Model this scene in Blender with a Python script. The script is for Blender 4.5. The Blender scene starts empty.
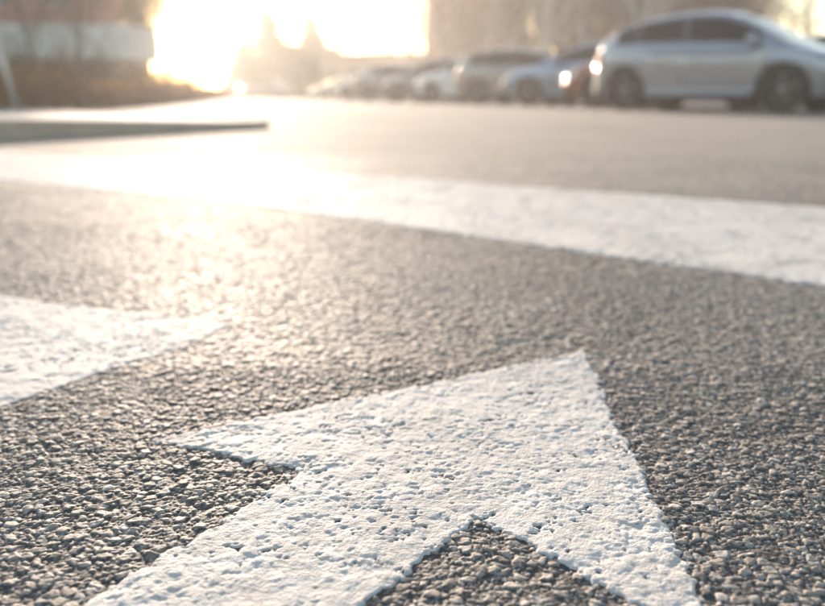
import bpy, bmesh, math, random
import numpy as np
from mathutils import Vector, Matrix

S = bpy.context.scene
COL = S.collection
R = math.radians

# ------------------------------------------------------------------ camera
FPX = 800.0                       # focal length in photo pixels (825 wide)
CAM_H = 0.25                      # eye height above the road
HORIZON = 95.0                    # photo row of the horizon
PITCH = math.atan((303.0 - HORIZON) / FPX)
cam_d = bpy.data.cameras.new('camera')
cam = bpy.data.objects.new('camera', cam_d)
COL.objects.link(cam)
cam.location = (0, 0, CAM_H)
cam.rotation_euler = (math.pi / 2 - PITCH, 0, 0)
cam_d.sensor_width = 36.0
cam_d.lens = FPX / 825.0 * 36.0
cam_d.clip_start = 0.01
cam_d.clip_end = 3000
cam_d.dof.use_dof = True
cam_d.dof.focus_distance = 0.50
cam_d.dof.aperture_fstop = 4.6
S.camera = cam


def ray(px, py):
    a = (px - 412.5) / FPX
    b = -(py - 303.0) / FPX
    return Vector((a, math.cos(PITCH) + b * math.sin(PITCH), -math.sin(PITCH) + b * math.cos(PITCH)))


def gnd(px, py, z=0.0):
    d = ray(px, py)
    t = (z - CAM_H) / d.z
    return (d.x * t, d.y * t)


def at(px, dist, py=None):
    """world x (and z) of a photo column/row for a thing known to stand at that distance"""
    d = ray(px, HORIZON if py is None else py)
    t = dist / d.y
    return d.x * t, CAM_H + d.z * t


# ------------------------------------------------------------------ sky, sun, exposure
sd = ray(197, -26).normalized()
SUN_EL = math.asin(sd.z)
SUN_AZ = math.atan2(sd.x, sd.y)
W = bpy.data.worlds.new('World')
S.world = W
W.use_nodes = True
nt = W.node_tree
sky = nt.nodes.new('ShaderNodeTexSky')
sky.sky_type = 'NISHITA'
sky.sun_disc = False
sky.sun_elevation = SUN_EL
sky.sun_rotation = SUN_AZ
sky.air_density = 1.0
sky.dust_density = 1.0
bg = nt.nodes['Background']
bg.inputs['Strength'].default_value = 0.11
nt.links.new(sky.outputs['Color'], bg.inputs['Color'])
sl = bpy.data.lights.new('sun', 'SUN')
sl.energy = 5.0
sl.angle = R(0.5)
sl.color = (1.0, 0.82, 0.665)
sun = bpy.data.objects.new('sun', sl)
COL.objects.link(sun)
sun.rotation_euler = sd.to_track_quat('Z', 'Y').to_euler()
sun.location = (-10, 30, 20)
VS = S.view_settings
VS.view_transform = 'Standard'
VS.look = 'None'
VS.gamma = 1.0
VS.use_curve_mapping = False
VS.exposure = 1.86
S.render.engine = 'CYCLES'
S.cycles.volume_bounces = 1
S.cycles.max_bounces = 8
S.cycles.use_denoising = True
S.cycles.sample_clamp_indirect = 8.0


# ------------------------------------------------------------------ helpers
def tag(o, label=None, cat=None, group=None, kind=None):
    if label: o['label'] = label
    if cat: o['category'] = cat
    if group: o['group'] = group
    if kind: o['kind'] = kind
    return o


def empty(name, loc=(0, 0, 0), rz=0.0):
    o = bpy.data.objects.new(name, None)
    COL.objects.link(o)
    o.location = loc
    o.rotation_euler = (0, 0, rz)
    o.empty_display_size = 0.2
    return o


def link_mesh(name, me, mat, parent=None, smooth=False):
    o = bpy.data.objects.new(name, me)
    COL.objects.link(o)
    if mat and not me.materials: me.materials.append(mat)
    if parent: o.parent = parent
    if smooth:
        me.polygons.foreach_set('use_smooth', np.ones(len(me.polygons), dtype=bool))
    return o


def mesh_py(name, verts, faces, mat, parent=None, smooth=False):
    me = bpy.data.meshes.new(name)
    me.from_pydata([tuple(v) for v in verts], [], faces)
    me.validate()
    me.update()
    return link_mesh(name, me, mat, parent, smooth)


def quads_np(name, verts, quads, mat, parent=None, smooth=True, attr=None):
    me = bpy.data.meshes.new(name)
    nv, nf = len(verts), len(quads)
    k = quads.shape[1]
    me.vertices.add(nv)
    me.vertices.foreach_set('co', np.ascontiguousarray(verts, dtype=np.float32).ravel())
    me.loops.add(nf * k)
    me.loops.foreach_set('vertex_index', np.ascontiguousarray(quads, dtype=np.int32).ravel())
    me.polygons.add(nf)
    me.polygons.foreach_set('loop_start', np.arange(0, nf * k, k, dtype=np.int32))
    me.update(calc_edges=True)
    if attr:
        for an, av in attr.items():
            a = me.attributes.new(an, 'FLOAT', 'POINT')
            a.data.foreach_set('value', np.ascontiguousarray(av, dtype=np.float32).ravel())
    return link_mesh(name, me, mat, parent, smooth)


class MB:
    """collects boxes, bars and tubes into one mesh"""
    def __init__(s):
        s.v, s.f = [], []

    def add(s, vs, fs):
        n = len(s.v)
        s.v += [tuple(v) for v in vs]
        s.f += [tuple(i + n for i in f) for f in fs]
        return s

    def box(s, x0, x1, y0, y1, z0, z1):
        vs = [(x, y, z) for z in (z0, z1) for y in (y0, y1) for x in (x0, x1)]
        return s.add(vs, [(0, 2, 3, 1), (4, 5, 7, 6), (0, 1, 5, 4), (2, 6, 7, 3), (0, 4, 6, 2), (1, 3, 7, 5)])

    def tube(s, a, b, r0, r1, n=6):
        a, b = Vector(a), Vector(b)
        d = (b - a)
        if d.length < 1e-6: return s
        q = d.to_track_quat('Z', 'Y')
        vs = []
        for p, r in ((a, r0), (b, r1)):
            for i in range(n):
                t = 2 * math.pi * i / n
                vs.append(p + q @ Vector((r * math.cos(t), r * math.sin(t), 0)))
        fs = [(i, (i + 1) % n, n + (i + 1) % n, n + i) for i in range(n)]
        fs += [tuple(range(n - 1, -1, -1)), tuple(range(n, 2 * n))]
        return s.add(vs, fs)

    def lathe(s, prof, n=24, axis='Y', o=(0, 0, 0)):
        vs = []
        for (r, h) in prof:
            for i in range(n):
                t = 2 * math.pi * i / n
                if axis == 'Y': vs.append((o[0] + r * math.cos(t), o[1] + h, o[2] + r * math.sin(t)))
                else: vs.append((o[0] + r * math.cos(t), o[1] + r * math.sin(t), o[2] + h))
        fs = []
        for j in range(len(prof) - 1):
            for i in range(n):
                k = (i + 1) % n
                fs.append((j * n + i, j * n + k, (j + 1) * n + k, (j + 1) * n + i))
        return s.add(vs, fs)

    def build(s, name, mat, parent=None, smooth=False):
        return mesh_py(name, s.v, s.f, mat, parent, smooth)


def bevel(o, w=0.01, seg=2):
    m = o.modifiers.new('bevel', 'BEVEL')
    m.width = w
    m.segments = seg
    m.limit_method = 'ANGLE'
    return o


def copy_tree(o, parent=None):
    c = o.copy()
    COL.objects.link(c)
    c.parent = parent
    for ch in [x for x in bpy.data.objects if x.parent == o]:
        copy_tree(ch, c)
    return c


# ------------------------------------------------------------------ materials
def mat(name):
    m = bpy.data.materials.new(name)
    m.use_nodes = True
    return m, m.node_tree, m.node_tree.nodes['Principled BSDF']


def n_(t, kind, **kw):
    n = t.nodes.new(kind)
    for k, v in kw.items(): setattr(n, k, v)
    return n


def ramp(t, stops):
    r = n_(t, 'ShaderNodeValToRGB')
    e = r.color_ramp.elements
    while len(e) < len(stops): e.new(0.5)
    for i, (p, c) in enumerate(stops):
        e[i].position = p
        e[i].color = (*c, 1)
    return r


def simple(name, col, rough=0.6, metal=0.0, var=0.12, scale=6.0, spec=0.5, coat=0.0, bump=0.0, bscale=40.0):
    m, t, p = mat(name)
    tc = n_(t, 'ShaderNodeTexCoord')
    nz = n_(t, 'ShaderNodeTexNoise')
    nz.inputs['Scale'].default_value = scale
    nz.inputs['Detail'].default_value = 4
    t.links.new(tc.outputs['Object'], nz.inputs['Vector'])
    lo = tuple(max(0, c * (1 - var)) for c in col)
    hi = tuple(min(1, c * (1 + var)) for c in col)
    r = ramp(t, [(0.3, lo), (0.7, hi)])
    t.links.new(nz.outputs['Fac'], r.inputs['Fac'])
    t.links.new(r.outputs['Color'], p.inputs['Base Color'])
    p.inputs['Roughness'].default_value = rough
    p.inputs['Metallic'].default_value = metal
    p.inputs['Specular IOR Level'].default_value = spec
    p.inputs['Coat Weight'].default_value = coat
    p.inputs['Coat Roughness'].default_value = 0.05
    if bump > 0:
        b2 = n_(t, 'ShaderNodeTexNoise')
        b2.inputs['Scale'].default_value = bscale
        t.links.new(tc.outputs['Object'], b2.inputs['Vector'])
        bp = n_(t, 'ShaderNodeBump')
        bp.inputs['Strength'].default_value = bump
        t.links.new(b2.outputs['Fac'], bp.inputs['Height'])
        t.links.new(bp.outputs['Normal'], p.inputs['Normal'])
    return m


def asphalt_material(near, mid=0):
    m, t, p = mat('asphalt_stones' if near else 'asphalt')
    tc = n_(t, 'ShaderNodeTexCoord')
    big = n_(t, 'ShaderNodeTexNoise')
    big.inputs['Scale'].default_value = 3.0 if near else 1.1
    big.inputs['Detail'].default_value = 8
    big.inputs['Roughness'].default_value = 0.65
    t.links.new(tc.outputs['Object'], big.inputs['Vector'])
    fine = n_(t, 'ShaderNodeTexNoise')
    fine.inputs['Scale'].default_value = 900.0
    fine.inputs['Detail'].default_value = 3
    t.links.new(tc.outputs['Object'], fine.inputs['Vector'])
    stones = ramp(t, [(0.0, (0.095, 0.084, 0.075)), (0.3, (0.24, 0.205, 0.17)), (0.7, (0.36, 0.31, 0.26)), (0.93, (0.46, 0.40, 0.34)), (1.0, (0.56, 0.50, 0.44))])
    if near:
        a = n_(t, 'ShaderNodeAttribute', attribute_name='stone')
        t.links.new(a.outputs['Fac'], stones.inputs['Fac'])
        b = n_(t, 'ShaderNodeAttribute', attribute_name='binder')
        bfac = b.outputs['Fac']
    else:
        v = n_(t, 'ShaderNodeTexVoronoi')
        v.inputs['Scale'].default_value = 140.0
        t.links.new(tc.outputs['Object'], v.inputs['Vector'])
        sp = n_(t, 'ShaderNodeSeparateColor')
        t.links.new(v.outputs['Color'], sp.inputs['Color'])
        t.links.new(sp.outputs['Red'], stones.inputs['Fac'])
        br = ramp(t, [(0.25, (0, 0, 0)), (0.75, (0.5, 0.5, 0.5))])
        t.links.new(v.outputs['Distance'], br.inputs['Fac'])
        bfac = br.outputs['Color']
    mx = n_(t, 'ShaderNodeMix', data_type='RGBA')
    t.links.new(bfac, mx.inputs['Factor'])
    t.links.new(stones.outputs['Color'], mx.inputs['A'])
    mx.inputs['B'].default_value = (0.046, 0.044, 0.042, 1)
    m2 = n_(t, 'ShaderNodeMix', data_type='RGBA', blend_type='MULTIPLY')
    m2.inputs['Factor'].default_value = 1.0
    gr = ramp(t, [(0.25, (0.68, 0.67, 0.66)), (0.75, (1.2, 1.2, 1.2))])
    t.links.new(big.outputs['Fac'], gr.inputs['Fac'])
    t.links.new(mx.outputs['Result'], m2.inputs['A'])
    t.links.new(gr.outputs['Color'], m2.inputs['B'])
    m3 = n_(t, 'ShaderNodeMix', data_type='RGBA', blend_type='MULTIPLY')
    m3.inputs['Factor'].default_value = 0.8
    fr = ramp(t, [(0.3, (0.6, 0.6, 0.6)), (0.7, (1.3, 1.3, 1.3))])
    t.links.new(fine.outputs['Fac'], fr.inputs['Fac'])
    t.links.new(m2.outputs['Result'], m3.inputs['A'])
    t.links.new(fr.outputs['Color'], m3.inputs['B'])
    t.links.new(m3.outputs['Result'], p.inputs['Base Color'])
    p.inputs['Roughness'].default_value = (0.74, 0.79, 0.84)[mid] if near else 0.90
    p.inputs['Specular IOR Level'].default_value = 0.4
    bp = n_(t, 'ShaderNodeBump')
    if near:
        bp.inputs['Strength'].default_value = 0.35
        bp.inputs['Distance'].default_value = 0.0006
        t.links.new(fine.outputs['Fac'], bp.inputs['Height'])
    else:
        bp.inputs['Strength'].default_value = 0.8
        bp.inputs['Distance'].default_value = 0.003
        bp.invert = True
        t.links.new(v.outputs['Distance'], bp.inputs['Height'])
    t.links.new(bp.outputs['Normal'], p.inputs['Normal'])
    return m


def paint_material():
    m, t, p = mat('road_paint')
    tc = n_(t, 'ShaderNodeTexCoord')
    nz = n_(t, 'ShaderNodeTexNoise')
    nz.inputs['Scale'].default_value = 45.0
    nz.inputs['Detail'].default_value = 8
    nz.inputs['Roughness'].default_value = 0.7
    t.links.new(tc.outputs['Object'], nz.inputs['Vector'])
    r = ramp(t, [(0.25, (0.49, 0.445, 0.395)), (0.5, (0.61, 0.57, 0.525)), (0.75, (0.69, 0.655, 0.61))])
    t.links.new(nz.outputs['Fac'], r.inputs['Fac'])
    # grime caught where the coat is worn thin
    w = n_(t, 'ShaderNodeAttribute', attribute_name='wear')
    mx = n_(t, 'ShaderNodeMix', data_type='RGBA')
    t.links.new(w.outputs['Fac'], mx.inputs['Factor'])
    t.links.new(r.outputs['Color'], mx.inputs['A'])
    mx.inputs['B'].default_value = (0.30, 0.285, 0.27, 1)
    t.links.new(mx.outputs['Result'], p.inputs['Base Color'])
    p.inputs['Roughness'].default_value = 0.8
    p.inputs['Specular IOR Level'].default_value = 0.2
    f = n_(t, 'ShaderNodeTexNoise')
    f.inputs['Scale'].default_value = 700.0
    f.inputs['Detail'].default_value = 4
    t.links.new(tc.outputs['Object'], f.inputs['Vector'])
    bp = n_(t, 'ShaderNodeBump')
    bp.inputs['Strength'].default_value = 0.9
    bp.inputs['Distance'].default_value = 0.0008
    t.links.new(f.outputs['Fac'], bp.inputs['Height'])
    t.links.new(bp.outputs['Normal'], p.inputs['Normal'])
    return m


def brick_material(name, c1, c2, mortar):
    m, t, p = mat(name)
    tc = n_(t, 'ShaderNodeTexCoord')
    mp = n_(t, 'ShaderNodeMapping')
    mp.inputs['Rotation'].default_value = (R(90), 0, 0)
    t.links.new(tc.outputs['Object'], mp.inputs['Vector'])
    b = n_(t, 'ShaderNodeTexBrick')
    b.inputs['Scale'].default_value = 4.0
    b.inputs['Color1'].default_value = (*c1, 1)
    b.inputs['Color2'].default_value = (*c2, 1)
    b.inputs['Mortar'].default_value = (*mortar, 1)
    t.links.new(mp.outputs['Vector'], b.inputs['Vector'])
    t.links.new(b.outputs['Color'], p.inputs['Base Color'])
    p.inputs['Roughness'].default_value = 0.85
    return m


def leaf_material(name, c1, c2, trans=0.25):
    m, t, p = mat(name)
    oi = n_(t, 'ShaderNodeNewGeometry')
    r = ramp(t, [(0.0, c1), (1.0, c2)])
    t.links.new(oi.outputs['Random Per Island'], r.inputs['Fac'])
    t.links.new(r.outputs['Color'], p.inputs['Base Color'])
    p.inputs['Roughness'].default_value = 0.6
    tr = n_(t, 'ShaderNodeBsdfTranslucent')
    t.links.new(r.outputs['Color'], tr.inputs['Color'])
    mx = n_(t, 'ShaderNodeMixShader')
    mx.inputs['Fac'].default_value = trans
    t.links.new(p.outputs['BSDF'], mx.inputs[1])
    t.links.new(tr.outputs['BSDF'], mx.inputs[2])
    t.links.new(mx.outputs['Shader'], t.nodes['Material Output'].inputs['Surface'])
    return m


M = {}
M['asphalt_near'] = asphalt_material(True)
M['asphalt_mid'] = asphalt_material(True, 1)
M['asphalt_coarse'] = asphalt_material(True, 2)
M['asphalt'] = asphalt_material(False)
M['paint'] = paint_material()
M['grass'] = simple('grass_ground', (0.07, 0.075, 0.03), 0.9, var=0.4, scale=2.0)
M['soil'] = simple('leaf_litter', (0.13, 0.085, 0.055), 0.9, var=0.4, scale=3.0)
M['concrete'] = simple('concrete', (0.46, 0.36, 0.29), 0.9, var=0.15, scale=5, bump=0.3, bscale=120)
M['slab'] = simple('paving_slab', (0.36, 0.32, 0.285), 0.9, var=0.15, scale=4, bump=0.3, bscale=90)
M['brick_red'] = brick_material('brick_red', (0.46, 0.17, 0.13), (0.52, 0.22, 0.16), (0.46, 0.36, 0.31))
M['brick_brown'] = brick_material('brick_brown', (0.36, 0.16, 0.085), (0.42, 0.20, 0.11), (0.40, 0.27, 0.19))
M['render_white'] = simple('pale_render', (0.66, 0.65, 0.63), 0.8, var=0.08, scale=1.0)
M['render_beige'] = simple('beige_render', (0.45, 0.38, 0.29), 0.8, var=0.1, scale=1.0)
M['frame_white'] = simple('window_frame', (0.7, 0.7, 0.68), 0.5, var=0.05)
M['frame_dark'] = simple('dark_frame', (0.06, 0.055, 0.05), 0.5, var=0.1)
M['pane'] = simple('window_pane', (0.05, 0.055, 0.06), 0.06, var=0.1, spec=0.8)
M['roof_grey'] = simple('roof_sheet', (0.18, 0.17, 0.16), 0.7, var=0.15)
M['bark'] = simple('bark', (0.16, 0.095, 0.055), 0.9, var=0.35, scale=9, bump=0.6, bscale=25)
M['bark_pale'] = simple('bark_pale', (0.52, 0.48, 0.43), 0.85, var=0.3, scale=7, bump=0.5, bscale=20)
M['leaf_brown'] = leaf_material('leaf_brown', (0.19, 0.095, 0.042), (0.36, 0.20, 0.095))
M['leaf_olive'] = leaf_material('leaf_olive', (0.06, 0.06, 0.02), (0.17, 0.14, 0.05))
M['leaf_rust'] = leaf_material('leaf_rust', (0.13, 0.06, 0.02), (0.30, 0.16, 0.06))
M['needle'] = leaf_material('needle', (0.04, 0.055, 0.025), (0.10, 0.11, 0.045), 0.35)
M['tyre'] = simple('tyre_rubber', (0.025, 0.025, 0.026), 0.8, var=0.2)
M['rim'] = simple('alloy_rim', (0.2, 0.2, 0.21), 0.4, metal=0.9, var=0.05)
M['glass'] = simple('car_glass', (0.012, 0.012, 0.013), 0.04, var=0.1, spec=0.4)
M['plastic'] = simple('black_plastic', (0.02, 0.02, 0.021), 0.6, var=0.15)
M['lamp_clear'] = simple('lamp_glass', (0.5, 0.5, 0.52), 0.3, var=0.05, metal=0.2)
M['lamp_red'] = simple('lamp_red', (0.30, 0.02, 0.015), 0.15, var=0.1, coat=1.0)
M['plate'] = simple('plate_white', (0.7, 0.7, 0.68), 0.4, var=0.03)
M['steel'] = simple('galvanised_steel', (0.5, 0.5, 0.5), 0.4, metal=0.7, var=0.1)


def car_paint(name, col, metal=0.5):
    return simple(name, col, 0.27, metal=metal, var=0.03, coat=1.0)


# ------------------------------------------------------------------ road surface heightfield
rng = np.random.default_rng(7)
TAB = rng.random((512, 512, 6)).astype(np.float32)


def hash2(ix, iy):
    return TAB[ix % 512, iy % 512]


def vnoise(x, y, s, ch=0):
    a_ = 0.6 + 1.1 * ch
    fx, fy = (x * math.cos(a_) - y * math.sin(a_)) / s + 37.3 * ch, (x * math.sin(a_) + y * math.cos(a_)) / s + 11.9 * ch
    ix, iy = np.floor(fx).astype(np.int64), np.floor(fy).astype(np.int64)
    tx, ty = fx - ix, fy - iy
    tx = tx * tx * (3 - 2 * tx)
    ty = ty * ty * (3 - 2 * ty)
    g = lambda a, b: TAB[(a) % 512, (b) % 512, ch]
    return (g(ix, iy) * (1 - tx) + g(ix + 1, iy) * tx) * (1 - ty) + (g(ix, iy + 1) * (1 - tx) + g(ix + 1, iy + 1) * tx) * ty


def cells(x, y, s):
    fx, fy = x / s, y / s
    ix, iy = np.floor(fx).astype(np.int64), np.floor(fy).astype(np.int64)
    f1 = np.full(x.shape, 9.0, np.float32)
    f2 = np.full(x.shape, 9.0, np.float32)
    bi = np.zeros(x.shape, np.int64)
    bj = np.zeros(x.shape, np.int64)
    ox = np.zeros(x.shape, np.float32)
    oy = np.zeros(x.shape, np.float32)
    for di in (-1, 0, 1):
        for dj in (-1, 0, 1):
            h = hash2(ix + di, iy + dj)
            dx = (ix + di + 0.1 + 0.8 * h[..., 0] - fx).astype(np.float32)
            dy = (iy + dj + 0.1 + 0.8 * h[..., 1] - fy).astype(np.float32)
            d = np.sqrt(dx * dx + dy * dy)
            c = d < f1
            f2 = np.where(c, f1, np.minimum(f2, d))
            bi = np.where(c, ix + di, bi)
            bj = np.where(c, iy + dj, bj)
            ox = np.where(c, -dx, ox)
            oy = np.where(c, -dy, oy)
            f1 = np.where(c, d, f1)
    return f1 * s, f2 * s, bi, bj, ox * s, oy * s


RELIEF = 0.78


def surface(x, y):
    """height of the worn asphalt, a tint per stone and how much binder shows"""
    wx = x + 0.0017 * (vnoise(x, y, 0.0033, 0) - 0.5) + 0.0009 * (vnoise(x, y, 0.0014, 4) - 0.5)
    wy = y + 0.0017 * (vnoise(x, y, 0.0033, 1) - 0.5) + 0.0009 * (vnoise(x, y, 0.0014, 5) - 0.5)
    # fine chippings: rolled tops near one plane, some sunk into the binder
    f1, f2, i, j, ox, oy = cells(wx, wy, 0.0023)
    h = hash2(i, j)
    ed = (f2 - f1) * 0.5
    e = np.clip(ed / 0.0005, 0, 1)
    z = -0.0008 - 0.0011 * h[..., 2] ** 1.5 + (e - 1) * 0.0006 + ox * (h[..., 3] - 0.5) * 0.55 + oy * (h[..., 4] - 0.5) * 0.55
    tint = 0.85 * h[..., 5]
    bind = np.clip(1 - e, 0, 1) * 0.7 + (h[..., 2] > 0.72) * 0.5
    # middle and large stones, angular, standing among them
    for (sc, prob, top, drop, tilt, gap, sh) in ((0.0039, 0.62, -0.0003, 0.0010, 0.38, 0.0002, 77), (0.0068, 0.38, 0.0001, 0.0008, 0.24, 0.0003, 191)):
        F1, F2, I, J, OX, OY = cells(wx + 3.1 * sc * 100, wy + 1.7 * sc * 100, sc)
        H = hash2(I + sh, J + sh // 3)
        ed = (F2 - F1) * 0.5 - gap
        E = np.clip(ed / 0.0006, 0, 1)
        zz = top - drop * H[..., 3] ** 1.6 + (E * (1.5 - 0.5 * E) - 1) * 0.0010 + OX * (H[..., 4] - 0.5) * tilt + OY * (H[..., 5] - 0.5) * tilt
        zz = zz + 0.0005 * (vnoise(x, y, sc * 0.45, 5) - 0.5)
        c = (H[..., 2] < prob) & (ed > 0) & (zz > z)
        z = np.where(c, zz, z)
        tint = np.where(c, 0.15 + 0.85 * H[..., 1], tint)
        bind = np.where(c, np.clip(1 - E * 1.5, 0, 1) * 0.6 + 0.35 * (vnoise(x, y, 0.004, 2) > 0.72), bind)
    # bitumen filling the joints to a fairly even level
    zb_ = -0.00115 + 0.0006 * (vnoise(x, y, 0.03, 4) - 0.5) + 0.0005 * (vnoise(x, y, 0.002, 0) - 0.5)
    fill = z < zb_
    z = np.where(fill, zb_ * 0.7 + z * 0.3, z)
    bind = np.where(fill, 0.92, bind)
    # lost stones and slow undulation of the wearing course
    z = z - 0.0007 * np.clip((vnoise(x, y, 0.017, 2) - 0.74) / 0.15, 0, 1)
    z = z + 0.0016 * (vnoise(x, y, 0.13, 3) - 0.5) + 0.0004 * (vnoise(x, y, 0.045, 1) - 0.5)
    z = z + 0.00035 * (vnoise(x, y, 0.0013, 2) - 0.5)
    return (z + 0.0009) * RELIEF, tint, np.clip(bind, 0, 1)


def grid_quads(nx, ny):
    i = np.arange(nx * ny).reshape(ny, nx)
    return np.stack([i[:-1, :-1], i[:-1, 1:], i[1:, 1:], i[1:, :-1]], -1).reshape(-1, 4)


NX0, NX1, NY0, NY1, NST = -0.74, 0.74, 0.06, 1.16, 0.00135     # near patch
CX0, CX1, CY0, CY1, CST, BST = -0.42, 0.42, 0.27, 0.72, 0.00075, 0.0018   # finest part of it
MX0, MX1, MY0, MY1, MST = -1.9, 1.9, 1.155, 3.4, 0.0052         # middle patch
HX0, HX1, HY0, HY1 = MX0, MX1, NY0, MY1                          # opening in the road sheet


def fade(x, y):
    d = np.minimum(np.minimum(x - HX0, HX1 - x), np.minimum(y - HY0, HY1 - y))
    return np.clip(d / 0.06, 0, 1)


road = None


def make_road():
    global road
    # one sheet with an opening where the relief of the surface is built
    xs = [-160, HX0, HX1, 160]
    ys = [-60, HY0, HY1, 170]
    v = [(x, y, 0.0) for y in ys for x in xs]
    f = [(j * 4 + i, j * 4 + i + 1, j * 4 + i + 5, j * 4 + i + 4) for j in range(3) for i in range(3) if not (i == 1 and j == 1)]
    road = mesh_py('road', v, f, M['asphalt'])
    tag(road, kind='structure')
    ov = 0.003
    rects = [(CX0, CX1, CY0, CY1, CST), (NX0, CX0 + ov, NY0, NY1, BST), (CX1 - ov, NX1, NY0, NY1, BST),
             (CX0, CX1, NY0, CY0 + ov, BST), (CX0, CX1, CY1 - ov, NY1, BST),
             (-1.3, 1.3, MY0, 1.6, 0.0026), (-1.3, 1.3, 1.6 - ov, 2.2, 0.0042), (MX0, -1.3 + ov, MY0, 2.2, 0.008), (1.3 - ov, MX1, MY0, 2.2, 0.008),
             (MX0, MX1, 2.2 - ov, MY1, 0.007),
             (MX0, NX0 + ov, NY0, MY0 + ov, 0.005), (NX1 - ov, MX1, NY0, MY0 + ov, 0.005)]
    for (x0, x1, y0, y1, st) in rects:
        nx, ny = int((x1 - x0) / st) + 1, int((y1 - y0) / st) + 1
        X, Y = np.meshgrid(np.linspace(x0, x1, nx), np.linspace(y0, y1, ny))
        z, t, b = surface(X, Y)
        z = z * fade(X, Y)
        vs = np.stack([X, Y, z], -1).reshape(-1, 3)
        o = quads_np('asphalt_stones', vs, grid_quads(nx, ny), M['asphalt_near' if st < 0.002 else ('asphalt_mid' if st < 0.003 else 'asphalt_coarse')], road, st > 0.001, {'stone': t, 'binder': b})
        tag(o, kind='stuff')


def blur1(a, sig):
    r = max(1, int(3 * sig))
    k = np.exp(-0.5 * (np.arange(-r, r + 1) / sig) ** 2)
    k /= k.sum()
    for ax in (0, 1):
        p = np.pad(a, [(r, r) if q == ax else (0, 0) for q in (0, 1)], mode='edge')
        o = np.zeros_like(a)
        for i, w in enumerate(k):
            o += w * (p[i:i + a.shape[0], :] if ax == 0 else p[:, i:i + a.shape[1]])
        a = o
    return a


def sdist(X, Y, poly):
    """signed distance to a polygon, positive inside"""
    d = np.full(X.shape, 1e9)
    ins = np.zeros(X.shape, bool)
    n = len(poly)
    for i in range(n):
        (ax, ay), (bx, by) = poly[i], poly[(i + 1) % n]
        ex, ey = bx - ax, by - ay
        t = np.clip(((X - ax) * ex + (Y - ay) * ey) / (ex * ex + ey * ey), 0, 1)
        d = np.minimum(d, np.hypot(X - ax - t * ex, Y - ay - t * ey))
        c = ((ay > Y) != (by > Y)) & (X < (bx - ax) * (Y - ay) / (by - ay + 1e-12) + ax)
        ins ^= c
    return np.where(ins, d, -d)


def marking(name, poly, st, label, thick=0.0008, wear=0.5, box=None, edge=0.006, thin=()):
    xs = [p[0] for p in poly]
    ys = [p[1] for p in poly]
    x0, x1, y0, y1 = min(xs) - 0.01, max(xs) + 0.01, min(ys) - 0.01, max(ys) + 0.01
    if box: x0, x1, y0, y1 = max(x0, box[0]), min(x1, box[1]), max(y0, box[2]), min(y1, box[3])
    nx, ny = int((x1 - x0) / st) + 1, int((y1 - y0) / st) + 1
    X, Y = np.meshgrid(np.linspace(x0, x1, nx), np.linspace(y0, y1, ny))
    z, t, b = surface(X, Y)
    inside = (X > HX0) & (X < HX1) & (Y > HY0) & (Y < HY1)
    z = np.where(inside, z * fade(X, Y), 0.0)
    s = sdist(X, Y, poly)
    s = s + edge * (vnoise(X, Y, 0.012, 0) - 0.5) + edge * 0.9 * (vnoise(X, Y, 0.0035, 1) - 0.5) + 1.6 * (blur1(z, max(0.5, 0.0012 / st)) - blur1(z, 0.004 / st))
    sig = max(0.6, 0.0032 / st)
    zs = blur1(z, sig)
    fine_ = blur1(z, max(0.5, 0.0006 / st))
    rel = fine_ - zs
    cover = zs + 0.22 * np.maximum(rel, 0) + (0.25 + 0.9 * np.clip((vnoise(X, Y, 0.02, 1) - 0.35) * 2, 0, 1)) * np.minimum(rel + 0.00008, 0) * 1.3
    cover = cover + 0.0003 * (vnoise(X, Y, 0.0022, 3) - 0.5)
    w = vnoise(X, Y, 0.05, 2) * 0.45 + vnoise(X, Y, 0.013, 3) * 0.35 + vnoise(X, Y, 0.0045, 1) * 0.20
    w = w + 0.16 * np.exp(-np.maximum(s, 0) / 0.006)          # the coat is thinnest along its edges
    for (tx, ty, tr_) in thin: w = w + 0.30 * np.exp(-((X - tx) ** 2 + (Y - ty) ** 2) / tr_ ** 2)
    w = np.clip((w - (0.76 - 0.09 * wear)) / 0.12, 0, 1)
    pit = np.clip((0.6 * vnoise(X, Y, 0.0058, 4) + 0.4 * vnoise(X, Y, 0.0026, 0) - 0.64) / 0.10, 0, 1) * np.clip((vnoise(X, Y, 0.05, 5) - 0.25) * 1.8, 0, 1)
    zp = (cover + thick - 0.0003 * pit) * (1 - w) + (cover + 0.00045) * w
    # chips: small spots where the coat has come off the stones
    chip = 0.5 * vnoise(X, Y, 0.0048, 2) + 0.28 * vnoise(X, Y, 0.0019, 4) + 0.22 * vnoise(X, Y, 0.035, 0)
    chip = np.clip((chip - (0.745 - 0.03 * wear)) / 0.02, 0, 1)
    zp = zp * (1 - chip) + (z - 0.0004) * chip
    k = np.clip(s / 0.0015, -1, 1)
    zp = np.where(k < 1, zp * (0.5 + 0.5 * k) + (z - 0.0012) * (0.5 - 0.5 * k), zp)
    soil = np.clip((vnoise(X, Y, 0.09, 4) * 0.5 + vnoise(X, Y, 0.02, 5) * 0.3 + vnoise(X, Y, 0.005, 0) * 0.2 - 0.45) / 0.35, 0, 1)
    worn = np.clip(w * 0.55 + soil * (0.24 + 0.16 * wear), 0, 1)
    keep = s > -0.004
    fk = (keep[:-1, :-1] | keep[:-1, 1:] | keep[1:, 1:] | keep[1:, :-1]).ravel()
    q = grid_quads(nx, ny)[fk]
    used = np.unique(q)
    remap = np.full(nx * ny, -1, np.int64)
    remap[used] = np.arange(len(used))
    vs = np.stack([X, Y, zp], -1).reshape(-1, 3)[used]
    o = quads_np(name, vs, remap[q], M['paint'], None, True, {'wear': worn.ravel()[used]})
    tag(o, label, 'road marking')
    return o


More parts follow.
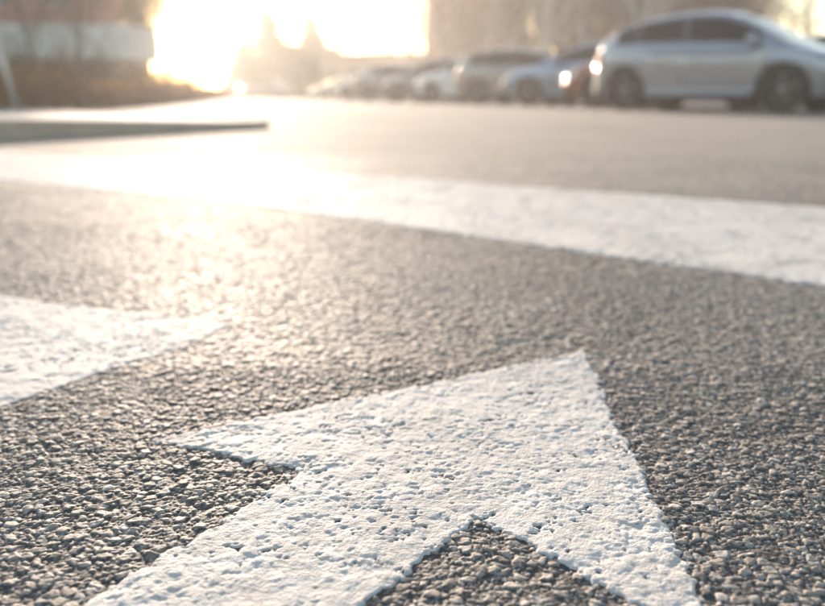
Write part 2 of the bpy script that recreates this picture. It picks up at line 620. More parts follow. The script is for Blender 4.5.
def far_along(a, b, t):
    return (a[0] + (b[0] - a[0]) * t, a[1] + (b[1] - a[1]) * t)


make_road()

# the big arrow in the foreground, its shaft running out under the camera
T, K1, K2, D_ = gnd(585, 351), gnd(617, 424), gnd(626, 438), gnd(722, 649)
A_, B_, C_ = gnd(146, 441), gnd(302, 470), gnd(476, 519)
SL, SR = gnd(78, 606), gnd(368, 606)
shl = far_along(B_, SL, 2.2)
shr = far_along(C_, SR, 3.3)
arrow = marking('painted_arrow', [T, K1, K2, D_, C_, shr, shl, B_, A_], 0.0009,
                'big worn white arrow painted on the asphalt, closest to the camera', thin=((A_[0], A_[1], 0.06),), box=(NX0 + 0.01, NX1 - 0.01, NY0 + 0.015, NY1))

# wedge of paint at the left edge: the head of another arrow
PL = [gnd(-190, 268), gnd(0, 296), gnd(120, 311), gnd(232, 324), gnd(205, 340), gnd(105, 371), gnd(0, 408), gnd(-75, 432)]
marking('painted_wedge', PL, NST, 'white painted wedge ending in a point at the left edge, beyond the big arrow',
        thin=((PL[3][0], PL[3][1], 0.08),), box=(NX0 + 0.01, NX1 - 0.01, NY0 + 0.02, NY1))

# the broad line crossing the road behind the arrows
LN_top = [gnd(0, 152), gnd(400, 178), gnd(825, 208)]
LN_bot = [gnd(825, 286), gnd(600, 255), gnd(400, 226), gnd(200, 199), gnd(0, 180)]
ext_t = far_along(LN_top[1], LN_top[2], 2.2)
ext_b = far_along(LN_bot[1], LN_bot[0], 2.4)
ext_tl = far_along(LN_top[1], LN_top[0], 1.35)
ext_bl = far_along(LN_bot[3], LN_bot[4], 1.5)
line = marking('painted_line', [ext_tl, LN_top[0], LN_top[1], LN_top[2], ext_t, ext_b] + LN_bot + [ext_bl], MST,
               'broad white line painted across the road behind the arrow', thick=0.0014, edge=0.016, wear=1.3)

print('POINTS', T, A_, B_, C_, SL, SR, LN_top, LN_bot)

# ------------------------------------------------------------------ ground, pavement, kerb
g = mesh_py('ground', [(-290, -80, -0.03), (290, -80, -0.03), (290, 290, -0.03), (-290, 290, -0.03)], [(0, 1, 2, 3)], M['grass'])
tag(g, kind='structure')

KH = 0.045                          # kerb height
# kerb line: from beyond the left edge to the corner, round it, then away from the camera
p0, p1 = Vector((*gnd(-260, 150), 0)), Vector((*gnd(245, 129.5), 0))
dirk = (p1 - p0).normalized()
kl = [p0 - dirk * 2.0]
n0 = int((p1 - kl[0]).length / 0.8)
for i in range(1, n0 + 1): kl.append(kl[0] + (p1 - kl[0]) * i / n0)
ang0 = math.atan2(dirk.y, dirk.x)
cur, ang = kl[-1].copy(), ang0
for i in range(6):
    ang += R(15)
    cur = cur + Vector((math.cos(ang), math.sin(ang), 0)) * 0.18
    kl.append(cur.copy())
endang = R(128)
for i in range(22):
    ang += (endang - ang) * 0.5
    cur = cur + Vector((math.cos(ang), math.sin(ang), 0)) * 0.9
    kl.append(cur.copy())


def offset_line(pts, d):
    out = []
    for i, p in enumerate(pts):
        a = pts[max(0, i - 1)]
        b = pts[min(len(pts) - 1, i + 1)]
        t = (b - a).normalized()
        out.append(p + Vector((-t.y, t.x, 0)) * d)
    return out


kin = offset_line(kl, 0.13)


def kerb_height(i):
    if i >= n0: return 0.06
    d_ = (kl[n0] - kl[i]).length
    return 0.06 + (0.13 - 0.06) * min(1.0, d_ / 2.2)



kerb = empty('kerb', tuple(kl[n0]))
tag(kerb, 'low concrete kerb of separate stones edging the pavement at the left', 'kerb')
for i in range(len(kl) - 1):
    a, b, c, d = kl[i], kl[i + 1], kin[i + 1], kin[i]
    gp = 0.004 / max(0.05, (b - a).length)
    a2, b2 = a.lerp(b, gp), b.lerp(a, gp)
    d2, c2 = d.lerp(c, gp), c.lerp(d, gp)
    o_ = kl[n0]
    ch = 0.014
    ha, hb = kerb_height(i), kerb_height(i + 1)
    out = ((a2 - d2).normalized())
    jit = random.Random(i).uniform(-0.002, 0.002)
    vs = []
    for lev in range(3):
        for p_, isout, hh in ((a2, 1, ha), (b2, 1, hb), (c2, 0, hb), (d2, 0, ha)):
            q_ = p_ - out * (ch if lev == 2 else 0.0) if isout else p_
            vs.append((q_.x - o_.x, q_.y - o_.y, (-0.02, hh - ch, hh + jit)[lev]))
    fs = [(3, 2, 1, 0), (8, 9, 10, 11)]
    for l in (0, 4):
        for k in range(4):
            fs.append((l + k, l + (k + 1) % 4, l + 4 + (k + 1) % 4, l + 4 + k))
    mesh_py('kerb_stone', vs, fs, M['concrete'], kerb)

pv = [(p.x, p.y, kerb_height(i) - 0.005) for i, p in enumerate(kin)] + [(-60, 24, 0.05), (-60, kin[0].y - 1.0, 0.08)]
pave = mesh_py('pavement', pv, [tuple(range(len(pv)))], M['slab'])
tag(pave, kind='structure')

# ------------------------------------------------------------------ foliage builders
def leaf_cloud(name, centers, per, spread, size, m, parent, seed, squash=(1, 1, 1)):
    r = np.random.default_rng(seed)
    c = np.repeat(np.asarray(centers, np.float64), per, 0)
    n = len(c)
    c = c + r.normal(0, 1, (n, 3)) * spread * np.asarray(squash)
    a = r.normal(0, 1, (n, 3))
    a /= np.linalg.norm(a, axis=1)[:, None]
    b = np.cross(a, r.normal(0, 1, (n, 3)))
    b /= np.linalg.norm(b, axis=1)[:, None] + 1e-9
    s = size * r.uniform(0.6, 1.4, (n, 1))
    v = np.stack([c - a * s, c + b * s * 0.45, c + a * s, c - b * s * 0.45], 1).reshape(-1, 3)
    return quads_np(name, v, np.arange(n * 4).reshape(-1, 4), m, parent, False)


def branches(seed, height, trunk_r, levels, spread, first=0.25, nkids=4):
    """recursive limbs: returns a MB of trunk and limbs, a MB of twigs and the twig ends"""
    r = random.Random(seed)
    tr, tw, ends = MB(), MB(), []

    def grow(p, d, length, rad, lev):
        seg = 3
        cur, cd = p, d
        for k in range(seg):
            nd = (cd + Vector((r.uniform(-1, 1), r.uniform(-1, 1), r.uniform(-0.4, 0.6))) * 0.16).normalized()
            nx = cur + nd * length / seg
            r0, r1 = rad * (1 - 0.25 * k), rad * (1 - 0.25 * (k + 1))
            (tr if lev < 2 else tw).tube(cur, nx, r0, r1, 7 if lev == 0 else (5 if lev == 1 else 3))
            if lev < levels and (lev > 0 or (k + 1) / seg > first):
                for q in range(nkids if lev else nkids + 1):
                    an = r.uniform(0, 2 * math.pi)
                    side = nd.cross(Vector((math.cos(an), math.sin(an), 0.3))).normalized()
                    kd = (nd * r.uniform(0.5, 0.9) + side * spread * r.uniform(0.6, 1.2) + Vector((0, 0, 0.2))).normalized()
                    grow(cur.lerp(nx, r.uniform(0.2, 1)), kd, length * r.uniform(0.42, 0.62), r1 * 0.55, lev + 1)
            cur, cd = nx, nd
        if lev >= levels: ends.append(tuple(cur))
    grow(Vector((0, 0, 0)), Vector((0, 0, 1)), height, trunk_r, 0)
    return tr, tw, ends


def bare_tree(seed, height, bark, leaf, per, lsize, spread=0.75, first=0.2, levels=3):
    root = empty('bare_tree')
    tr, tw, ends = branches(seed, height, 0.02 * height + 0.03, levels, spread, first, 3)
    tr.build('trunk', bark, root, True)
    tw.build('twigs', bark, root)['kind'] = 'stuff'
    if per:
        leaf_cloud('crown', ends, per, 0.35, lsize, leaf, root, seed)
    return root


def conifer(seed, height, width):
    root = empty('conifer_tree')
    r = random.Random(seed)
    MB().tube((0, 0, 0), (0, 0, height * 0.97), height * 0.018, 0.02, 8).build('trunk', M['bark'], root, True)
    lim = MB()
    cs = []
    z = 0.08 * height
    while z < height * 0.99:
        rad = width * 0.5 * (1 - z / height) ** 0.8 * r.uniform(0.7, 1.1) + 0.08
        n = max(3, int(8 * (1 - z / height)) + 3)
        for i in range(n):
            an = 2 * math.pi * (i + r.random()) / n
            L = rad * r.uniform(0.7, 1.1)
            tip = Vector((math.cos(an) * L, math.sin(an) * L, z - L * 0.18))
            lim.tube((0, 0, z), tip, 0.035, 0.01, 3)
            for k in range(3):
                q = Vector((0, 0, z)).lerp(tip, 0.35 + 0.32 * k)
                cs.append(tuple(q))
        z += height * 0.045
    lim.build('limbs', M['bark'], root)['kind'] = 'stuff'
    leaf_cloud('crown', cs, 16, 0.18 + width * 0.03, 0.20 + width * 0.014, M['needle'], root, seed, (1, 1, 0.6))
    return root


# ------------------------------------------------------------------ hedge and shrubs at the left
def hedge_run(name, pts, h, w, leaf, label, per_m=60, size=0.05, seed=3):
    root = empty(name, (pts[0][0], pts[0][1], KH))
    tag(root, label, 'hedge')
    r = random.Random(seed)
    cs = []
    stems = MB()
    for (a, b) in zip(pts[:-1], pts[1:]):
        a, b = Vector((*a, 0)), Vector((*b, 0))
        L = (b - a).length
        nn = int(L * per_m / 8) + 1
        for i in range(nn):
            p = a.lerp(b, r.random()) - Vector((pts[0][0], pts[0][1], 0))
            lat = r.uniform(-w / 2, w / 2)
            t = (b - a).normalized()
            p = p + Vector((-t.y, t.x, 0)) * lat
            hh = h * (0.82 + 0.3 * math.sin(p.x * 1.7 + p.y * 0.9) * 0.5 + r.uniform(-0.08, 0.12))
            cs.append((p.x, p.y, r.uniform(0.03, 1) ** 0.7 * hh))
            if i % 4 == 0: stems.tube((p.x, p.y, -0.05), (p.x + r.uniform(-.1, .1), p.y + r.uniform(-.1, .1), hh * 0.85), 0.012, 0.005, 4)
    stems.build('stems', M['bark'], root)['kind'] = 'stuff'
    leaf_cloud('foliage', cs, 8, 0.07, size, leaf, root, seed)
    return root


hedge_run('low_hedge', [(-12, 8.2), (-5.2, 9.0), (-5.6, 13), (-7.2, 24), (-13.6, 60)], 0.50, 0.9, M['leaf_rust'],
          'low clipped rust-brown hedge behind the kerb at the left', 420, 0.055, 3)


def shrub(x, y, h, w, leaf, label, seed):
    root = empty('shrub', (x, y, KH))
    tag(root, label, 'shrub', 'shrubs in front of the building')
    r = random.Random(seed)
    st, cs = MB(), []
    for i in range(40):
        an, el = r.uniform(0, 6.283), r.uniform(0.15, 1.5)
        L = r.uniform(0.45, 1.0)
        tip = Vector((math.cos(an) * math.cos(el) * w / 2 * L, math.sin(an) * math.cos(el) * w / 2 * L, math.sin(el) * h * L + 0.1))
        st.tube((0, 0, -0.05), tip, 0.018, 0.005, 4)
        for k in (0.5, 0.75, 1.0): cs.append(tuple(tip * k))
    st.build('stems', M['bark'], root)['kind'] = 'stuff'
    leaf_cloud('foliage', cs, 14, 0.16, 0.075, leaf, root, seed)
    return root


for i, (px, d, h, w, lf, lb) in enumerate([
        (20, 20, 1.15, 2.0, 'leaf_olive', 'round olive-green shrub near the leaning post'),
        (62, 21, 1.0, 1.7, 'leaf_rust', 'rust-brown shrub second from the left picture edge'),
        (100, 23, 1.15, 2.2, 'leaf_olive', 'wide olive-green shrub under the middle of the white band'),
        (142, 24, 0.85, 1.7, 'leaf_rust', 'small rust-brown shrub, rightmost before the white glare'),
        (168, 38, 1.7, 2.6, 'leaf_olive', 'loose olive shrub at the edge of the white glare, behind the hedge'),
        (188, 48, 1.3, 2.6, 'leaf_rust', 'low rust-brown shrub in the middle of the white glare'),
        (-40, 19, 1.2, 2.0, 'leaf_olive', 'olive shrub cut by the left picture edge')]):
    X, _ = at(px, d)
    shrub(X, d, h, w, M[lf], lb, 40 + i)

# leaning post at the left edge
X, Z = at(4, 9.5)
post = empty('leaning_post', (X + 0.17, 9.5, KH - 0.01))
tag(post, 'thin pale post leaning at the left picture edge in front of the hedge', 'post')
MB().tube((0, 0, -0.1), (-0.24, 0, 1.05), 0.024, 0.022, 12).build('shaft', M['steel'], post, True)
MB().tube((-0.238, 0, 1.045), (-0.246, 0, 1.085), 0.027, 0.022, 12).build('cap', M['plastic'], post, True)
MB().box(-0.06, 0.06, -0.06, 0.06, -0.02, 0.012).build('base_plate', M['steel'], post)

# ------------------------------------------------------------------ buildings
def window(parent, x0, x1, z0, z1, y, fm, cols=2):
    """a framed window standing in a facade that faces -y"""
    w = MB()
    t = 0.07
    w.box(x0, x1, y - 0.05, y + 0.05, z0, z0 + t).box(x0, x1, y - 0.05, y + 0.05, z1 - t, z1)
    w.box(x0, x0 + t, y - 0.05, y + 0.05, z0 + t, z1 - t).box(x1 - t, x1, y - 0.05, y + 0.05, z0 + t, z1 - t)
    for c in range(1, cols):
        xc = x0 + (x1 - x0) * c / cols
        w.box(xc - 0.03, xc + 0.03, y - 0.045, y + 0.045, z0 + t, z1 - t)
    o = w.build('window', fm, parent)
    MB().box(x0 + 0.02, x1 - 0.02, y - 0.012, y + 0.012, z0 + 0.02, z1 - 0.02).build('pane', M['pane'], o)
    MB().box(x0 - 0.06, x1 + 0.06, y - 0.14, y + 0.03, z0 - 0.06, z0 - 0.002).build('sill', M['concrete'], o)
    return o


def facade(parent, x0, x1, z0, z1, y, thick, wins, m, name='wall'):
    """wall with real openings: built as boxes round the windows, given as rows of (za, zb, [(xa, xb)])"""
    w = MB()
    zc = z0
    for (za, zb, xs) in sorted(wins):
        if za > zc: w.box(x0, x1, y, y + thick, zc, za)
        xc = x0
        for (xa, xb) in sorted(xs):
            w.box(xc, xa, y, y + thick, za, zb)
            xc = xb
        w.box(xc, x1, y, y + thick, za, zb)
        zc = zb
    if zc < z1: w.box(x0, x1, y, y + thick, zc, z1)
    return w.build(name, m, parent)


# left: brick upper floors over a white band and a recessed ground floor
BD = 45.0
bx1, _ = at(142, BD)
bbr, _ = at(106, BD)
_, z_band0 = at(60, BD, 60)
_, z_band1 = at(60, BD, 26)
bl = empty('corner_building', (bx1 - 9, BD, 0.0))
tag(bl, 'brick building with a broad white band over a shaded ground floor, at the left', 'building')
ox = bx1 - 9
xa, xb, xc_ = -36 - ox, bbr - ox, bx1 - ox
MB().box(xa, xc_, -1.4, 3.6, z_band0, z_band1).build('white_band', M['render_white'], bl)
gw = [(0.5, z_band0 - 0.15, [(x, x + 1.9) for x in np.arange(xa + 0.8, xc_ - 2.4, 2.6)])]
facade(bl, xa, xc_ - 0.4, 0.0, z_band0, 2.2, 0.3, gw, M['render_beige'], 'ground_floor_wall')
for (x, x2) in gw[0][2]: window(bl, x, x2, 0.5, z_band0 - 0.15, 2.35, M['frame_dark'], 2)
for x in np.arange(xc_ - 0.8, xa, -4.2):
    MB().box(x - 0.17, x + 0.17, -1.0, -0.66, 0.0, z_band0).build('column', M['concrete'], bl)
ztop = 11.6
uw = [(z, z + 1.5, [(x, x + 1.5) for x in np.arange(xa + 1.2, xb - 2.4, 3.1)]) for z in (z_band1 + 1.0, z_band1 + 4.2)]
facade(bl, xa, xb, z_band1, ztop, -0.9, 0.35, uw, M['brick_red'], 'brick_wall')
for (za, zb, xs) in uw:
    for (x, x2) in xs: window(bl, x, x2, za, zb, -0.72, M['frame_white'], 2)
MB().box(xb - 0.35, xb - 0.002, -0.55, 3.4, z_band1, ztop).build('side_wall', M['brick_red'], bl)
MB().box(xa - 0.2, xb + 0.2, -1.15, 3.7, ztop, ztop + 0.35).build('roof', M['roof_grey'], bl)

# middle: low beige hall with a flat roof
HD = 78.0
hx0, hx1 = at(322, HD)[0], at(434, HD)[0]
hz = at(380, HD, 53)[1]
hall = empty('low_hall', ((hx0 + hx1) / 2, HD, 0.0))
tag(hall, 'low beige flat-roofed hall behind the far end of the car row', 'building')
hw = (hx1 - hx0) / 2
rows = [(0.9, 2.6, [(x, x + 1.1) for x in np.arange(-hw + 0.7, hw - 1.4, 1.75)])]
facade(hall, -hw, hw, 0, hz - 0.35, 0, 0.3, rows, M['render_beige'])
for (x, x2) in rows[0][2]: window(hall, x, x2, 0.9, 2.6, 0.16, M['frame_white'], 2)
for x_ in (-hw, hw - 0.3): MB().box(x_, x_ + 0.3, 0.302, 14, 0, hz - 0.35).build('side_wall', M['render_beige'], hall)
MB().box(-hw - 0.3, hw + 0.3, -0.35, 14.3, hz - 0.35, hz).build('roof', M['roof_grey'], hall)

# right: long brown brick block behind the trees
AD = 68.0
ax0, ax1 = at(427, AD)[0], at(525, AD)[0]
ap = empty('apartment_block', ((ax0 + ax1) / 2, AD, 0.0))
tag(ap, 'long brown brick block behind the bare trees and the middle of the car row', 'building')
aw = (ax1 - ax0) / 2
rows = [(z, z + 1.5, [(x, x + 1.3) for x in np.arange(-aw + 1.0, aw - 1.6, 2.7)]) for z in (1.0, 4.0, 7.0)]
facade(ap, -aw, aw, 0, 10.6, 0, 0.35, rows, M['brick_brown'])
for (za, zb, xs) in rows:
    for (x, x2) in xs: window(ap, x, x2, za, zb, 0.2, M['frame_white'], 2)
for x_ in (-aw, aw - 0.35): MB().box(x_, x_ + 0.35, 0.352, 11, 0, 10.6).build('side_wall', M['brick_brown'], ap)
MB().box(-aw - 0.3, aw + 0.3, -0.4, 11.4, 10.6, 10.95).build('roof', M['roof_grey'], ap)
fl = MB()
fl.box(-aw + .4, aw - .4, 10.6, 10.9, 0, 10.5)
fl.build('rear_wall', M['brick_brown'], ap)

# planted bank under the trees
bank = mesh_py('bank', [(2.5, 47, -0.02), (60, 40, -0.02), (66, 60, 0.9), (4, 63, 0.9), (66, 66, 0.9), (4, 66, 0.9)],
               [(0, 1, 2, 3), (3, 2, 4, 5)], M['soil'])
tag(bank, kind='structure')

# ------------------------------------------------------------------ trees
protos = [bare_tree(11, 9.0, M['bark'], M['leaf_brown'], 5, 0.10, 0.8, 0.12),
          bare_tree(12, 8.2, M['bark_pale'], M['leaf_brown'], 2, 0.09, 0.6, 0.25),
          bare_tree(13, 9.6, M['bark'], M['leaf_rust'], 4, 0.10, 0.75, 0.1),
          bare_tree(14, 8.8, M['bark_pale'], M['leaf_brown'], 1, 0.08, 0.6, 0.3)]
PD = ['dark-barked brown-leaved tree', 'pale-barked tree', 'dark-barked rust-leaved tree', 'pale almost leafless tree']
r = random.Random(5)
spots = []
for k, px in enumerate(range(440, 752, 16)):
    spots.append((px + r.uniform(-5, 5), 50 + (k % 3) * 4.5 + r.uniform(-1.5, 1.5)))
nfront = len(spots)
spots += [(px_, 62 + (q_ % 3) * 2.4) for q_, px_ in enumerate(range(534, 744, 13))]
spots += [(806, 60), (880, 52), (915, 55), (950, 50)]
usedp = set()
order = ['first', 'second', 'third', 'fourth', 'fifth', 'sixth', 'seventh', 'eighth', 'ninth', 'tenth', 'eleventh', 'twelfth', 'thirteenth',
         'fourteenth', 'fifteenth', 'sixteenth', 'seventeenth', 'eighteenth', 'nineteenth', 'twentieth', 'twenty-first', 'twenty-second', 'twenty-third', 'twenty-fourth', 'twenty-fifth']
for k, (px, d) in enumerate(spots):
    pi_ = (k * 3 + (k // 4)) % 4 if k < nfront else ((0, 2)[k % 2] if k < len(spots) - 4 else 3)
    if pi_ in usedp: o = copy_tree(protos[pi_])
    else:
        o = protos[pi_]
        usedp.add(pi_)
    X, _ = at(px, d)
    zb = max(0.0, min(0.9, (d - 47) / 16 * 0.9)) if X > 4 else 0.0
    o.location = (X, d, zb - 0.12)
    s = r.uniform(0.9, 1.2)
    if k >= len(spots) - 4: s *= 0.8
    o.scale = (s, s, s)
    o.rotation_euler.z = r.uniform(0, 6.28)
    if k < nfront: where = order[k] + ' from left in the front row behind cars'
    elif k < len(spots) - 4: where = order[k - nfront] + ' from left in back row, right of brick block'
    else: where = ('alone in the bright gap at the top right', 'first beyond the right picture edge', 'second beyond the right picture edge', 'third beyond the right picture edge')[k - len(spots) + 4]
    tag(o, PD[pi_] + ', ' + where, 'tree', 'trees behind the parked cars')

for k, (px, d, top, w, lb) in enumerate([
        (268, 92, 12, 8.4, 'pale hazy conifer, tallest of the pair in the glare'),
        (311, 95, 16, 6.6, 'narrower hazy conifer with a pointed top beside the hall'),
        (243, 97, 42, 6.6, 'shorter hazy conifer left of the tallest one'),
        (291, 99, 46, 7.0, 'short hazy conifer filling the gap between the two tall ones'),
        (332, 99, 50, 6.0, 'short hazy conifer right of the pointed one, next to the hall')]):
    X, Z = at(px, d, top)
    o = conifer(70 + k, Z, w)
    o.location = (X, d, -0.03)
    tag(o, lb, 'tree', 'conifers in the distance')

for k, (px, d, h) in enumerate([(349, 104, 12.2), (371, 108, 11.6), (392, 103, 12.6), (411, 106, 11.9)]):
    o = bare_tree(31 + k, h, M['bark_pale'], M['leaf_brown'], 2, 0.09, 0.34, 0.2)
    o.location = (at(px, d)[0], d, -0.03)
    tag(o, 'slender pale tree behind the low hall, ' + ('first', 'second', 'third', 'fourth')[k] + ' from left against the white sky', 'tree', 'slender trees behind the hall')
o = bare_tree(38, 8.6, M['bark_pale'], M['leaf_brown'], 2, 0.09, 0.5, 0.25)
o.location = (at(424, 58)[0], 58, -0.03)
tag(o, 'pale sparse tree at the left corner of the brown brick block', 'tree')
o = bare_tree(21, 6.5, M['bark'], M['leaf_olive'], 16, 0.11, 0.45, 0.1)
o.location = (at(154, 52)[0], 52, -0.03)
tag(o, 'thin bare tree standing at the right end of the white band', 'tree')
for k, (px, d, h) in enumerate([(36, 34, 5.0), (78, 36, 4.4)]):
    o = bare_tree(25 + k, h, M['bark'], M['leaf_olive'], 2, 0.06, 0.7, 0.2)
    o.location = (at(px, d)[0], d, -0.03)
    tag(o, ['slender bare tree in front of the left part of the brick wall', 'slender bare tree in front of the right part of the brick wall'][k], 'tree')


# ------------------------------------------------------------------ cars
def interp(tab, x):
    xs = [p[0] for p in tab]
    ys = [p[1] for p in tab]
    return float(np.interp(x, xs, ys))


def smooth_tab(tab, n=120, k=5):
    xs = np.linspace(tab[0][0], tab[-1][0], n)
    ys = np.interp(xs, [p[0] for p in tab], [p[1] for p in tab])
    yp = np.pad(ys, k, mode='edge')
    w = np.hanning(2 * k + 1)
    w /= w.sum()
    ys = np.convolve(yp, w, 'valid')
    return list(zip(xs, ys))


HATCH = dict(L=4.34, fa=1.27, ra=-1.37, wr=0.325,
             top=[(-2.17, .52), (-2.15, .70), (-2.10, .92), (-2.0, 1.02), (-1.2, .985), (0, .93), (.95, .93), (1.5, .87), (1.9, .765), (2.10, .64), (2.17, .46)],
             wid=[(-2.17, .60), (-2.05, .76), (-1.7, .85), (-1.2, .885), (0, .895), (1.2, .89), (1.7, .83), (2.0, .70), (2.17, .50)],
             roof=[(-2.10, .95), (-1.98, 1.10), (-1.80, 1.34), (-1.55, 1.425), (-1.0, 1.475), (-.4, 1.49), (.05, 1.455), (.35, 1.36), (1.18, .935)],
             ws=(.30, 1.10), rw=(-2.03, -1.84), side=[(-.32, .72), (-1.20, -.38), (-1.66, -1.27)])
SMALL = dict(L=4.0, fa=1.17, ra=-1.30, wr=0.33,
             top=[(-2.0, .50), (-1.98, .72), (-1.93, .92), (-1.8, 1.01), (-1.2, 1.0), (0, .95), (.85, .95), (1.35, .90), (1.72, .79), (1.92, .66), (2.0, .46)],
             wid=[(-2.0, .56), (-1.88, .74), (-1.55, .84), (-1.1, .875), (0, .885), (1.1, .88), (1.55, .82), (1.85, .68), (2.0, .50)],
             roof=[(-1.95, .94), (-1.78, 1.12), (-1.5, 1.30), (-1.1, 1.42), (-.6, 1.485), (-.15, 1.50), (.2, 1.46), (.45, 1.36), (1.22, .95)],
             ws=(.38, 1.14), rw=(-1.90, -1.58), side=[(-.30, .80), (-1.10, -.34), (-1.52, -1.14)])
SEDAN = dict(L=4.6, fa=1.42, ra=-1.32, wr=0.325,
             top=[(-2.30, .50), (-2.27, .80), (-2.15, .98), (-1.7, 1.01), (-1.0, .97), (0, .93), (1.0, .93), (1.6, .88), (2.05, .77), (2.24, .63), (2.30, .44)],
             wid=[(-2.30, .60), (-2.15, .76), (-1.7, .85), (-1.2, .885), (0, .895), (1.3, .89), (1.8, .83), (2.1, .71), (2.30, .50)],
             roof=[(-1.95, .98), (-1.25, 1.33), (-1.0, 1.41), (-.4, 1.455), (.1, 1.43), (.4, 1.34), (1.25, .935)],
             ws=(.36, 1.16), rw=(-1.86, -1.27), side=[(-.32, .78), (-1.08, -.38)])
VAN = dict(L=4.9, fa=1.62, ra=-1.45, wr=0.34,
           top=[(-2.45, .50), (-2.43, .85), (-2.40, 1.10), (-1.7, 1.12), (0, 1.10), (1.5, 1.08), (1.9, 1.0), (2.2, .88), (2.40, .66), (2.45, .46)],
           wid=[(-2.45, .80), (-2.35, .90), (-1.7, .94), (0, .95), (1.3, .94), (1.9, .90), (2.25, .76), (2.45, .55)],
           roof=[(-2.42, 1.12), (-2.36, 1.55), (-2.25, 1.86), (-2.0, 1.93), (-.4, 1.96), (.6, 1.93), (.95, 1.84), (1.95, 1.02)],
           ws=(.95, 1.85), rw=(-2.40, -2.32), side=[(.0, 1.15), (-1.1, -.08), (-2.1, -1.2)])


class Car:
    def __init__(s, spec, paint, name='parked_car', detail=True):
        s.sp, s.paint = spec, paint
        s.top = smooth_tab(spec['top'], 160, 3)
        s.wid = smooth_tab(spec['wid'], 160, 4)
        s.roof = smooth_tab(spec['roof'], 160, 5)
        s.root = empty(name)
        s.body()
        s.cabin()
        s.details()
        for x in (spec['fa'], spec['ra']):
            for sg in (1, -1): s.wheel(x, sg)

    def zb(s, x):
        z = 0.21 + 0.06 * max(0, abs(x) - s.sp['L'] / 2 + 0.5) / 0.5
        for a in (s.sp['fa'], s.sp['ra']):
            Rr = s.sp['wr'] + 0.055
            dx = x - a
            if abs(dx) < Rr: z = max(z, s.sp['wr'] + math.sqrt(Rr * Rr - dx * dx) - 0.01)
        return z

    def bodypt(s, x, v):
        """v from 0 at the sill, 0.7 at the shoulder, to 1 on the centre line"""
        w, zt, zb = interp(s.wid, x), interp(s.top, x), s.zb(x)
        zb = min(zb, zt - 0.09)
        sh = zt - 0.07
        if v <= 0.7:
            t = v / 0.7
            z = zb + (sh - zb) * t
            f = (z - 0.22) / max(0.1, sh - 0.22)
            y = w * (0.93 + 0.07 * math.sin(min(1, f * 1.25) * math.pi / 2)) - 0.012 * max(0, f - 0.75) / 0.25
            # crease under the shoulder
            y += 0.010 * math.exp(-((f - 0.78) / 0.06) ** 2)
        else:
            t = min(1.0, (v - 0.7) / 0.3)
            a = t * math.pi / 2
            y0 = w * 1.0 - 0.012
            y = y0 * (1 - t ** 1.6) if t > 0.25 else y0 * (1 - 0.11 * (t / 0.25) ** 2 * 0.98)
            y = y0 * (1 - t ** 1.8)
            z = sh + (0.07 + 0.03) * (1 - (1 - t) ** 2.6)
        return Vector((x, y, z))

    def stations(s):
        L = s.sp['L'] / 2
        xs = set(np.round(np.concatenate([np.linspace(-L, L, 44), np.linspace(-L, -L + 0.25, 8), np.linspace(L - 0.25, L, 8)]), 4))
        for a in (s.sp['fa'], s.sp['ra']):
            Rr = s.sp['wr'] + 0.055
            for k in range(17): xs.add(round(a + Rr * math.cos(math.pi * k / 16), 4))
        return sorted(x for x in xs if -L <= x <= L)

    def body(s):
        xs = s.stations()
        vs_half = [i / 14 * 0.7 for i in range(15)] + [0.7 + 0.3 * t for t in (.08, .2, .35, .55, .78, 1.0)]
        sec = [(v, 1) for v in vs_half] + [(v, -1) for v in vs_half[-2::-1]]
        V, F = [], []
        n = len(sec)
        for x in xs:
            for v, sg in sec:
                p = s.bodypt(x, v)
                V.append((p.x, p.y * sg, p.z))
        for i in range(len(xs) - 1):
            for j in range(n - 1):
                a = i * n + j
                F.append((a, a + 1, a + n + 1, a + n))
        F.append(tuple(range(n - 1, -1, -1)))
        F.append(tuple((len(xs) - 1) * n + j for j in range(n)))
        mesh_py('body', V, F, s.paint, s.root, True)
        L = s.sp['L'] / 2
        b = MB().box(-L + 0.25, L - 0.3, -0.60, 0.60, 0.17, 0.75)
        b.box(s.sp['ra'] + .45, s.sp['fa'] - .45, -0.80, 0.80, 0.19, 0.45)
        b.build('underbody', M['plastic'], s.root)

    def cabpt(s, x, v):
        """v 0 at the belt, 0.6 at the roof edge, 1 on the centre line"""
        w, zt, zr = interp(s.wid, x), interp(s.top, x), interp(s.roof, x)
        base = zt - 0.03
        zr = max(zr, base + 0.01)
        hgt = zr - base
        yb = w * 0.90
        yr = yb - 0.46 * hgt * 0.9 * (0.8 if hgt > 0.3 else 1)
        if v <= 0.6:
            t = v / 0.6
            return Vector((x, yb + (yr - yb) * t + 0.025 * math.sin(math.pi * t) * min(1, hgt / .4), base + hgt * 0.88 * t))
        t = min(1.0, (v - 0.6) / 0.4)
        return Vector((x, yr * (1 - t ** 1.5), base + hgt * (0.88 + 0.12 * (1 - (1 - t) ** 2.4))))

    def cabin(s):
        x0, x1 = s.sp['roof'][0][0], s.sp['roof'][-1][0]
        xs = np.linspace(x0, x1, 46)
        vs_half = [i / 8 * 0.6 for i in range(9)] + [0.6 + 0.4 * t for t in (.1, .25, .45, .7, 1.0)]
        sec = [(v, 1) for v in vs_half] + [(v, -1) for v in vs_half[-2::-1]]
        V, F = [], []
        n = len(sec)
        for x in xs:
            for v, sg in sec:
                p = s.cabpt(x, v)
                V.append((p.x, p.y * sg, p.z))
        for i in range(len(xs) - 1):
            for j in range(n - 1):
                a = i * n + j
                F.append((a, a + 1, a + n + 1, a + n))
        F.append(tuple(range(n - 1, -1, -1)))
        F.append(tuple((len(xs) - 1) * n + j for j in range(n)))
        mesh_py('roof', V, F, s.paint, s.root, True)

